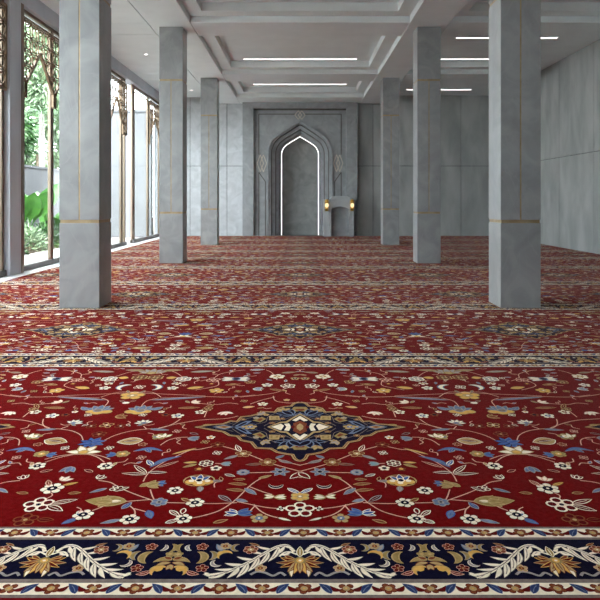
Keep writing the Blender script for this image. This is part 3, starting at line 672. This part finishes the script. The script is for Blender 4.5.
for d in (1, -1):
    Y = lambda y: 428 + (y - 428) * (1 if d > 0 else 1.14) * d
    MH.nxt(); mp([(234, Y(427.5)), (240, Y(424.5)), (246, Y(422)), (252, Y(422)), (247, Y(425)), (240, Y(427.8))], 'steel', 0)
    mp([(237, Y(427)), (242, Y(424.5)), (247, Y(422.9)), (246, Y(424.6)), (240, Y(427.2))], 'navy', 1)
    MH.nxt(); mp([(252, Y(421.5)), (262, Y(418)), (266, Y(420)), (260, Y(423.5))], 'olive', 0); mp([(256, Y(421.2)), (261, Y(419.4)), (263, Y(420.3)), (260, Y(422.4))], 'brown', 1)
    MH.nxt(); mp([(269, Y(417)), (279, Y(417)), (280, Y(421)), (269, Y(421.2))], 'tan', 0); mp([(270.5, Y(417.8)), (277.5, Y(417.8)), (278.5, Y(420.4)), (270.5, Y(420.6))], 'olive', 1); mp([(272.5, Y(418.5)), (275.5, Y(418.5)), (276, Y(419.8)), (272.5, Y(419.9))], 'tan', 2)
    lotus_(MH, uv(291, Y(415.5)), .10, PI / 2 * d + .3, 'navy', 'steel', 6, 3.6)
    lotus_(MH, uv(284, Y(411.5)), .06, PI / 2 * d + .6, 'tan', 'olive', 4, 2.6); lotus_(MH, uv(263, Y(415.2)), .05, PI / 2 * d + 1, 'grey', 'tan', 3, 2.0)
    MH.nxt(); mp([(300, Y(408)), (294, Y(408)), (291, Y(411)), (296, Y(413.5)), (300, Y(413.2))], 'olive', 0); mp([(300, Y(410)), (296, Y(410)), (295, Y(411.3)), (300, Y(412.2))], 'brown', 1)
for d in (1, -1):
    Y = lambda y: 428 + (y - 428) * (1 if d > 0 else 1.14) * d
    for P in (((232, 426.5), (240, 422), (248, 419.5), (256, 417.5), (262, 415)), ((256, 425), (262, 424), (266, 422.5), (268, 418), (276, 414)), ((264, 427), (270, 424), (280, 421.5), (284, 417), (282, 413)), ((215, 426.6), (225, 425.8), (233, 424)), ((246, 426), (251, 424.6), (257, 426.2)), ((284, 421), (290, 418.5), (297, 415.5))):
        MH.nxt(); ribbon(MH, spline([uv(x, Y(y)) for x, y in P], 4), .0045, 'taupe' if P[0][0] != 246 else 'steel', 1.5)
    for x, y, c1, c2 in ((243, 420.5, 'brown', 'tan'), (256, 419, 'grey', 'tan'), (266, 415.8, 'tan', 'olive'), (282, 419.8, 'brown', 'tan'), (287, 410.5, 'steel', 'tan'), (272, 424, 'brown', 'olive')):
        flower_(MH, uv(x, Y(y)), .022, 5, c1, c2, None, 'tan')
flower_(MH, uv(250, 428), .045, 5, 'tan', 'steel', 'cream', 'olive'); flower_(MH, uv(243, 428), .03, 4, 'steel', 'tan', None, None)
MH.nxt()
mp([(267, 428), (280, 423), (286, 422.5), (290, 420), (300, 414.5), (300, 443.5), (290, 437), (286, 434), (280, 433.4)], 'tan', 0)
mp([(269.5, 428), (281, 424), (287, 424), (291.5, 420.8), (300, 416), (300, 442), (291.5, 436), (287, 432.4), (281, 432.3)], 'navy', 0.8)
mp([(271, 428), (281, 424.8), (284, 427), (281, 431.5)], 'cream', 1.6); mp([(284, 425), (289, 424.5), (291, 428), (289, 432), (284, 431.5), (286.5, 428)], 'cream', 1.6)
mp([(292, 421.5), (300, 417), (300, 420.2), (296, 422.5)], 'cream', 1.6); mp([(292, 436), (300, 441.5), (300, 437.5), (296, 434.8)], 'cream', 1.6)
mp([(300, 422), (293, 424.5), (294, 428), (293, 432), (300, 435.5)], 'brown', 1.6); mp([(300, 424.5), (297, 426.5), (296.5, 428), (297, 430), (300, 432)], 'tan', 2.3); mp([(290, 428), (293, 426.5), (295, 428), (293, 430)], 'maroon', 2.3)
st((300, 466), (288, 463), (276, 459)); st((196, 424), (176, 423), (160, 428)) if False else None

rf = random.Random(11)
occ = [(sum(p[0] for p in pts) / len(pts), sum(p[1] for p in pts) / len(pts)) for pt in (H, O) for pts, _, _, _ in pt.p if len(pts) < 20]
def inmed(x, y): return abs(x) / .74 + abs(y - cy) / .56 < 1.0
made = 0
for tr_ in range(2500):
    x, y = rf.uniform(-T + .03, -.04), .05 + (FL - .1) * rf.random() ** 1.5
    if made > 64: break
    if inmed(x, y) or min(math.hypot(x - a, y - b) for a, b in occ) < .058: continue
    made += 1; a = rf.uniform(0, 2 * PI); l = rf.uniform(.05, .10); kind = rf.random()
    q = (x + l * math.cos(a), y + l * math.sin(a)); mid = ((x + q[0]) / 2 - .02 * math.sin(a), (y + q[1]) / 2 + .02 * math.cos(a))
    if kind < .35:
        stem_(H, [(x, y), mid, q], .006); leaf_(H, q, (q[0] + .04 * math.cos(a + .6), q[1] + .04 * math.sin(a + .6)), .016, rf.choice(['brown', 'steel', 'maroon', 'tan']), rf.choice(['cream', 'stem', 'tan']), lw=.004)
    elif kind < .6:
        leaf_(H, (x, y), (x + .06 * math.cos(a), y + .06 * math.sin(a)), .02, rf.choice(['taupe', 'brown', 'steel', 'olive', 'maroon']), rf.choice(['tan', 'grey', 'stem', 'cream']), lw=.004)
    elif kind < .8:
        flower_(H, (x, y), rf.uniform(.022, .034), 5, rf.choice(['cream', 'tan', 'brown', 'cream']), rf.choice(['navy', 'brown', 'gold']), None, rf.choice(['maroon', 'stem']))
    else:
        oflower_(H, (x, y), .03, 4, rf.choice(['cream', 'stem', 'tan']), 'maroon', 'navy')
    occ += [(x, y), q]

def build_pattern(name, pats, base, xr, yr, tiles, T2, parent=None):
    """a slab of base yarn with all inlaid shapes lying on it"""
    bm = bmesh.new(); box(bm, xr[0], xr[1], yr[0], yr[1], -0.012, 0.0)
    for f in bm.faces: f.material_index = yi(base) if isinstance(base, str) else base
    verts, faces, mats = [], [], []
    for t in tiles:
        for pat, mirror in pats:
            for pts, ci, L, n in pat.p:
                for sgn in ((1, -1) if mirror else (1,)):
                    P = [(t * T2 + sgn * p[0], p[1]) for p in pts]
                    if min(p[0] for p in P) < xr[0] + .005 or max(p[0] for p in P) > xr[1] - .005 or min(p[1] for p in P) < yr[0] or max(p[1] for p in P) > yr[1]: continue
                    z = 0.0007 + L * 0.0002 + n * 1.0e-6 + (0.00004 if sgn < 0 else 0)
                    i0 = len(verts); verts += [(p[0], p[1], z) for p in P]
                    idx = list(range(i0, i0 + len(P)))
                    ar = sum(P[i][0] * P[(i + 1) % len(P)][1] - P[(i + 1) % len(P)][0] * P[i][1] for i in range(len(P)))
                    faces.append(idx if ar > 0 else idx[::-1]); mats.append(ci)
    bmesh.ops.recalc_face_normals(bm, faces=bm.faces[:])
    bv = [tuple(v.co) for v in bm.verts]; off = len(bv)
    bf = [[v.index for v in f.verts] for f in bm.faces]; bmi = [f.material_index for f in bm.faces]; bm.free()
    me = bpy.data.meshes.new(name)
    me.from_pydata(bv + verts, [], bf + [[i + off for i in f] for f in faces])
    for m in YM: me.materials.append(m)
    me.polygons.foreach_set('material_index', bmi + mats); me.update()
    return me

XRNG = (CARPET_L, XR - 0.004)
field_me = build_pattern('carpet_row', [(H, True), (MH, True), (O, False)], 'red', XRNG, (0, FL), range(-3, 5), 2 * T)

# ---- border: guard stripes and navy band with acanthus vine
BW = 0.517
def bv_(px, py):
    z = CAMH * F / (py - HY); return ((px - 300) * 2.61 / F, z - 2.377)
B = Pat()
def bl(x0, y0, x1, y1, w, **k): leaf_(B, bv_(x0, y0), bv_(x1, y1), w * .8, **k)
def bf(x, y, r, **k): flower_(B, bv_(x, y), r * .88, **k)
# palmette at the axis
for k_, (x1, y1, c1, l1, w_) in enumerate(((284, 554.5, 'brown', 'tan', .02), (281, 558, 'maroon', 'gold', .018), (277, 563, 'brown', 'tan', .022), (281, 567.5, 'maroon', 'gold', .018), (288, 572, 'tan', 'brown', .03), (294, 574, 'gold', 'brown', .024))):
    bl(297, 561.5, x1, y1, w_, fill=c1, line=l1, lw=.005, lay=1 + .5 * k_, bend=.06)
bl(300, 562, 300, 573.5, .026, fill='tan', line='brown', lw=.004, lay=4.0); bl(300, 557, 300, 547, .03, fill='olive', line='cream', lw=.004)
B.nxt(); ribbon(B, spline([bv_(*p) for p in ((297, 555), (290, 552.5), (284, 553), (279, 557))]), .009, 'cream', 4.4)
B.nxt(); B.poly(disc(0, bv_(300, 561)[1], .026, 10), 'olive', 4); B.poly(disc(0, bv_(300, 561)[1], .016, 8), 'gold', 5); B.poly(disc(0, bv_(300, 561)[1], .007, 6), 'cream', 6)
bl(297, 567, 292, 577, .02, fill='cream', line='olive', bend=-.15, lw=.004)
# acanthus
spn = [bv_(*p) for p in ((294, 552), (287, 546), (278, 546.5), (268, 551), (258, 557), (248, 563), (236, 569), (224, 574), (212, 577.5))]
B.nxt(); ribbon(B, spline(spn), .017, 'cream', 0.5)
for a_, b_, ww in (((282, 546), (294, 550), .018), ((284, 546.5), (272, 556), .022), ((278, 547), (268, 562), .026), ((270, 549.5), (255, 546.5), .018), ((262, 554), (246, 550), .018), ((268, 552), (258, 566), .026), ((258, 557), (249, 572), .028), ((254, 560), (236, 557), .02), ((248, 563), (239, 578), .03), ((244, 565), (225, 563.5), .022), ((240, 567), (230, 578.5), .024), ((236, 569), (216, 569.5), .02), ((230, 572), (206, 575), .02), ((228, 573), (214, 578.8), .016)):
    bl(*a_, *b_, ww, fill='cream', line='taupe', bend=.08, lw=.003)
B.nxt(); ribbon(B, spline(spn[1:]), .004, 'taupe', 3)
bl(290, 552, 279, 555, .018, fill='cream', line='grey', bend=.2, lw=.003)
bf(249, 550, .036, n=6, pet='brown', cen='tan', dot='cream', edge='stem'); bl(257, 546, 247, 543.5, .012, fill='brown', line='tan', lw=.003)
bf(261, 568.5, .030, n=5, pet='tan', cen='brown', dot='gold', edge='stem'); B.nxt(); ribbon(B, spline([bv_(*p) for p in ((252, 575), (258, 572), (266, 573), (274, 576), (281, 573), (286, 576))]), .012, 'grey', 1)
bf(222, 546.5, .030, n=6, pet='tan', cen='brown', dot='gold', edge='grey'); crescent_(B, bv_(224, 556), .032, PI * .7, 'gold', 'tan'); crescent_(B, bv_(236, 548), .026, PI, 'olive', 'grey'); crescent_(B, bv_(218, 563), .024, PI * 1.2, 'grey', 'cream'); bl(219, 551, 213, 545, .02, fill='grey', line='steel')
# gold bat motif at the repeat edge (x 171.5)
E = 171.5
bl(E + 1, 560.5, E + 18, 562.5, .026, fill='olive', line='tan', bend=.18, lw=.004); bl(E + 1, 563, E + 14, 566, .024, fill='tan', line='brown', bend=.1, lw=.004, lay=2); bl(E + 1, 559.5, E + 9, 557.5, .022, fill='brown', line='tan', lw=.004, lay=1.6); bl(E, 565, E + 2.5, 570, .022, fill='tan', line='brown', lw=.004, lay=2.4)
bf(E + 4, 554.5, .024, n=5, pet='olive', cen='tan', dot='gold', edge='tan')
crescent_(B, bv_(E + 8, 572), .036, PI * .25, 'gold', 'tan', 3.0); B.nxt(); B.poly(disc(*bv_(E + 11, 569), .02, 8), 'gold', 3)
crescent_(B, bv_(E + 8, 548), .03, PI, 'olive', 'tan', 2.6); crescent_(B, bv_(E + 17, 547.5), .026, PI * 1.1, 'grey', 'cream', 2.4); crescent_(B, bv_(E + 21, 558), .045, 0.1, 'olive', 'tan', 2.6); crescent_(B, bv_(E + 34, 556), .034, 0.1, 'olive', 'grey', 2.6)
bf(E + 26.5, 547, .030, n=5, pet='brown', cen='maroon', dot='tan', edge='stem'); bf(E + 32, 568.5, .030, n=5, pet='maroon', cen='brown', dot='tan', edge='stem'); bl(E + 18, 571.5, E + 30, 574.5, .026, fill='maroon', line='stem', bend=-.1, lw=.004); bl(E + 36, 573, E + 42, 577, .02, fill='cream', line='grey', lw=.003)
# guards and lines
G = Pat()
bm_w = None
def stripe(pat, y0, y1, col, L): 
    n = 24
    for i in range(n): pat.poly([(-GP / 2 + GP * i / n, y0), (-GP / 2 + GP * (i + 1) / n, y0), (-GP / 2 + GP * (i + 1) / n, y1), (-GP / 2 + GP * i / n, y1)], col, L)
GP = 0.326
LINES = [(0.0, 0.016, 'taupe'), (0.018, 0.094, 'cream'), (0.096, 0.118, 'taupe'), (0.409, 0.427, 'taupe'), (0.427, 0.503, 'cream'), (0.505, 0.5168, 'taupe')]
for v0, v1 in ((0.018, 0.094), (0.427, 0.503)):
    vc = (v0 + v1) / 2
    for cu, big in ((0, True), (-GP / 2, False)):
        flower_(G, (cu, vc), .034, 4 if big else 5, 'brown', 'tan', 'gold', 'maroon', PI / 4)
        for s in (-1, 1): leaf_(G, (cu + s * .02, vc - .012), (cu + s * .062, vc + .018), .02, 'maroon', 'brown', -.2 * s, .003)
    for s in (-1, 1): leaf_(G, (s * .060, vc - .030), (s * .104, vc + .030), .030, 'indigo', 'steel', .1 * s, .003)

def border_mesh():
    me = bpy.data.meshes.new('border_band')
    verts, faces, mats = [], [], []
    def addp(P, z, ci):
        i0 = len(verts); verts.extend((p[0], p[1], z) for p in P); idx = list(range(i0, i0 + len(P)))
        ar = sum(P[i][0] * P[(i + 1) % len(P)][1] - P[(i + 1) % len(P)][0] * P[i][1] for i in range(len(P)))
        faces.append(idx if ar > 0 else idx[::-1]); mats.append(ci)
    bm = bmesh.new(); box(bm, XRNG[0], XRNG[1], 0.0005, BW - 0.0005, -0.012, 0.0); bmesh.ops.recalc_face_normals(bm, faces=bm.faces[:])
    verts.extend(tuple(v.co) for v in bm.verts)
    for f in bm.faces: faces.append([v.index for v in f.verts]); mats.append(yi('navy'))
    bm.free()
    for a, b, c_ in LINES: addp([(XRNG[0], a), (XRNG[1], a), (XRNG[1], b), (XRNG[0], b)], 0.0004, yi(c_))
    for pat, per, mirror, sh in ((B, 2 * (300 - E) * 2.61 / F, True, 0), (G, GP, False, -0.147)):
        for t in range(int(XRNG[0] / per) - 1, int(XRNG[1] / per) + 2):
            for pts, ci, L, n in pat.p:
                for sg in ((1, -1) if mirror else (1,)):
                    P = [(t * per + sh + sg * p[0], p[1]) for p in pts]
                    if min(p[0] for p in P) < XRNG[0] or max(p[0] for p in P) > XRNG[1] or min(p[1] for p in P) < 0.002 or max(p[1] for p in P) > BW - .002: continue
                    addp(P, 0.0009 + L * 0.0002 + n * 1.0e-6 + (0.00004 if sg < 0 else 0), ci)
    me.from_pydata(verts, [], faces)
    for m in YM: me.materials.append(m)
    me.polygons.foreach_set('material_index', mats); me.update()
    return me
border_me = border_mesh()

carpet = empty('carpet', (0, 0, 0), 'wall-to-wall deep red floral carpet with navy border bands and medallions covering the floor', 'carpet')
BC = [-0.45, 2.636, 5.93, 8.90, 11.45, 14.15, 16.4, 18.65, 21.25, 23.9, 26.85]
for i in range(len(BC) - 1):
    y0 = BC[i] + BW / 2; L = BC[i + 1] - BC[i] - BW; s = L / FL
    o = bpy.data.objects.new('carpet_row', field_me); COL.objects.link(o); o.parent = carpet
    o.location = (0, y0, 0); o.scale = (1, s, 1)
    b = bpy.data.objects.new('border_band', border_me); COL.objects.link(b); b.parent = o
    b.location = (0, -BW / s, 0); b.scale = (1, 1 / s, 1)
    tag(b, 'navy floral border band edged in cream'); 

# ------------------------------------------------------------------ garden outside
tag(mesh_obj('terrace', boxes([(-7.7, -6.13, YF - 4, 25.9, -0.3, -0.02)]), M['terrace']), kind='structure')
tag(mesh_obj('garden_ground', boxes([(-40, -7.72, YF - 10, 60, -0.4, -0.1)]), M['soil']), kind='structure')
tag(mesh_obj('garden_wall', boxes([(-10.2, -10.0, YF - 10, 40, -0.1, 2.72), (-10.24, -9.96, YF - 10, 40, 2.72, 2.80)]), M['white_wall']), kind='structure')
tag(mesh_obj('exterior_wall', boxes([(-9.0, -6.13, 26.0, 26.3, -0.1, 5.15), (-9.05, -6.13, 25.95, 26.35, 5.15, 5.25)]), M['white_wall'], bevel=0.01), kind='structure')

def leafq(bm, p, d, n, L, w):
    d = d.normalized(); s = d.cross(n)
    if s.length < 1e-3: s = d.orthogonal()
    s = s.normalized() * w / 2; u = s.cross(d).normalized() * w * .18
    a, m1, m2, b = p, p + d * L * .5 + s, p + d * L * .5 - s, p + d * L
    c_ = p + d * L * .5 - u
    va, v1, v2, vb, vc = (bm.verts.new(x) for x in (a, m1, m2, b, c_))
    bm.faces.new((va, vc, v1)); bm.faces.new((vc, vb, v1)); bm.faces.new((va, v2, vc)); bm.faces.new((vc, v2, vb))
def rv(): return Vector((random.gauss(0, 1), random.gauss(0, 1), random.gauss(0, 1))).normalized()
def tree(x, y, h, r, n, L, mat, label, trunk='bark', th=0.09):
    t = empty('garden_tree', (x, y, -0.1), label, 'tree', 'trees behind the garden wall')
    bm = bmesh.new(); tube(bm, [(0, 0, 0), (.06, .02, h * .3), (-.04, .05, h * .6), (0.02, 0, h * .85)], [th, th * .8, th * .55, th * .25], 8); mesh_obj('trunk', bm, M[trunk], t, smooth=True)
    bm = bmesh.new()
    cl = [(Vector((random.uniform(-.6, .6) * r, random.uniform(-.6, .6) * r, h * random.uniform(.35, .92))), r * random.uniform(.35, .6)) for _ in range(9)]
    for i in range(n):
        c_, cr_ = random.choice(cl); d = rv(); p = c_ + d * cr_ * random.uniform(.5, 1)
        leafq(bm, p, (d + Vector((0, 0, -.5)) + rv() * .6), rv(), L * random.uniform(.7, 1.3), L * .38)
    mesh_obj('foliage', bm, M[mat], t)
def palm(x, y, h, label, fr=2.1):
    t = empty('palm_tree', (x, y, -0.1), label, 'palm tree')
    bm = bmesh.new(); tube(bm, [(0, 0, 0), (0.03, 0, h * .4), (0, 0.03, h * .8), (0, 0, h)], [.17, .14, .12, .11], 10); mesh_obj('trunk', bm, M['trunk'], t, smooth=True)
    for k in range(13):
        a = k * 2.4 + .3; el = random.uniform(.1, .9); bm = bmesh.new()
        pts = []
        for i in range(11):
            s_ = i / 10 * fr; pts.append(Vector((math.cos(a) * s_ * math.cos(el * (1 - .3 * s_)), math.sin(a) * s_ * math.cos(el * (1 - .3 * s_)), h + s_ * math.sin(el) - .32 * s_ * s_)))
        tube(bm, pts, [.022 * (1 - i / 12) for i in range(11)], 5)
        for i in range(1, 10):
            for q in (0, .5):
                p = pts[i].lerp(pts[i + 1], q) if i < 10 else pts[i]; td = (pts[min(i + 1, 10)] - pts[i - 1]).normalized(); sd = td.cross(Vector((0, 0, 1))).normalized()
                for s in (-1, 1): leafq(bm, p, sd * s + td * .7 + Vector((0, 0, -.35)), Vector((0, 0, 1)), .5 * (1.1 - i / 13), .05)
        mesh_obj('frond', bm, M['leaf_mid'], t)
def big_leaf(bm, base, top, w, droop):
    base, top = Vector(base), Vector(top); d = top - base; s = d.cross(Vector((.3, -1, .2))).normalized(); nrm = s.cross(d).normalized(); L, R, C = [], [], []
    for i in range(11):
        t = i / 10; p = base + d * t + Vector((0, 0, -droop * t * t)) + Vector((d.x, d.y, 0)) * droop * t * .4; hw = 0 if t < .28 else w / 2 * math.sin(PI * ((t - .28) / .72) ** .8) ** .75
        C.append(bm.verts.new(p)); L.append(bm.verts.new(p + s * max(hw, .012) + nrm * hw * .25)); R.append(bm.verts.new(p - s * max(hw, .012) + nrm * hw * .25))
    for i in range(10): bm.faces.new((C[i], C[i + 1], L[i + 1], L[i])); bm.faces.new((R[i], R[i + 1], C[i + 1], C[i]))
def banana(x, y, sc, label, nl=8):
    t = empty('banana_plant', (x, y, -0.1), label, 'plant', 'broad-leaved garden plants')
    bm = bmesh.new(); tube(bm, [(0, 0, 0), (.02, 0, .5 * sc), (0, 0, 1.0 * sc)], [.09 * sc, .075 * sc, .05 * sc], 8); mesh_obj('stem', bm, M['leaf_pale'], t, smooth=True)
    for k in range(nl):
        a = k * 2.4 + x; sp_ = random.uniform(.45, .9) * sc; bm = bmesh.new()
        big_leaf(bm, (0, 0, .55 * sc), (math.cos(a) * sp_, math.sin(a) * sp_, random.uniform(1.9, 2.7) * sc), .62 * sc, .4 * sc)
        mesh_obj('leaf', bm, M['leaf_light'], t, smooth=True)
def shrub(x, y, r, h, mat, label, n=380, L=.16):
    t = empty('garden_shrub', (x, y, -0.1), label, 'shrub', 'low shrubs in the garden bed')
    bm = bmesh.new()
    for k in range(5): tube(bm, [(0, 0, 0), (math.cos(k * 1.3) * r * .5, math.sin(k * 1.3) * r * .5, h * .7)], [.015, .006], 5)
    mesh_obj('stem', bm, M['bark'], t)
    bm = bmesh.new()
    for i in range(n):
        d = rv(); d.z = abs(d.z); p = Vector((d.x * r, d.y * r, .12 + d.z * h * .9)) * random.uniform(.6, 1); leafq(bm, p, d + rv() * .6, rv(), L * random.uniform(.7, 1.3), L * .4)
    mesh_obj('foliage', bm, M[mat], t)
tree(-11.95, 22.9, 6.0, 1.6, 3600, .32, 'leaf_dark', 'dark leafy tree right behind the garden wall at the far left photo edge')
tree(-14.9, 35.6, 12.6, 2.5, 6500, .52, 'leaf_pale', 'tall pale green tree behind the palm trunk, rising to the lattice')
tree(-15.2, 31.2, 9.5, 1.9, 4000, .44, 'leaf_mid', 'tall leafy tree left of the palm, behind the garden wall')
palm(-11.2, 27.3, 5.35, 'palm tree with a pale straight trunk seen through the left window')
banana(-9.0, 20.9, 1.0, 'bright green broad-leaved plant in front of the white garden wall, larger one')
banana(-9.2, 23.6, .6, 'broad-leaved plant in the garden bed, farther along the white wall')
banana(-9.0, 18.4, .62, 'broad-leaved plant at the left edge of the garden view', 7)
shrub(-8.15, 18.9, .5, .75, 'leaf_pale', 'pale low shrub at the terrace edge, left part of the bed')
shrub(-8.3, 20.2, .55, .8, 'leaf_mid', 'green low shrub at the terrace edge below the broad leaves')
shrub(-8.15, 17.5, .5, .7, 'leaf_dark', 'dark low shrub at the terrace edge by the far left window')
shrub(-8.6, 21.6, .55, .85, 'leaf_dark', 'dark low shrub deeper in the garden bed')
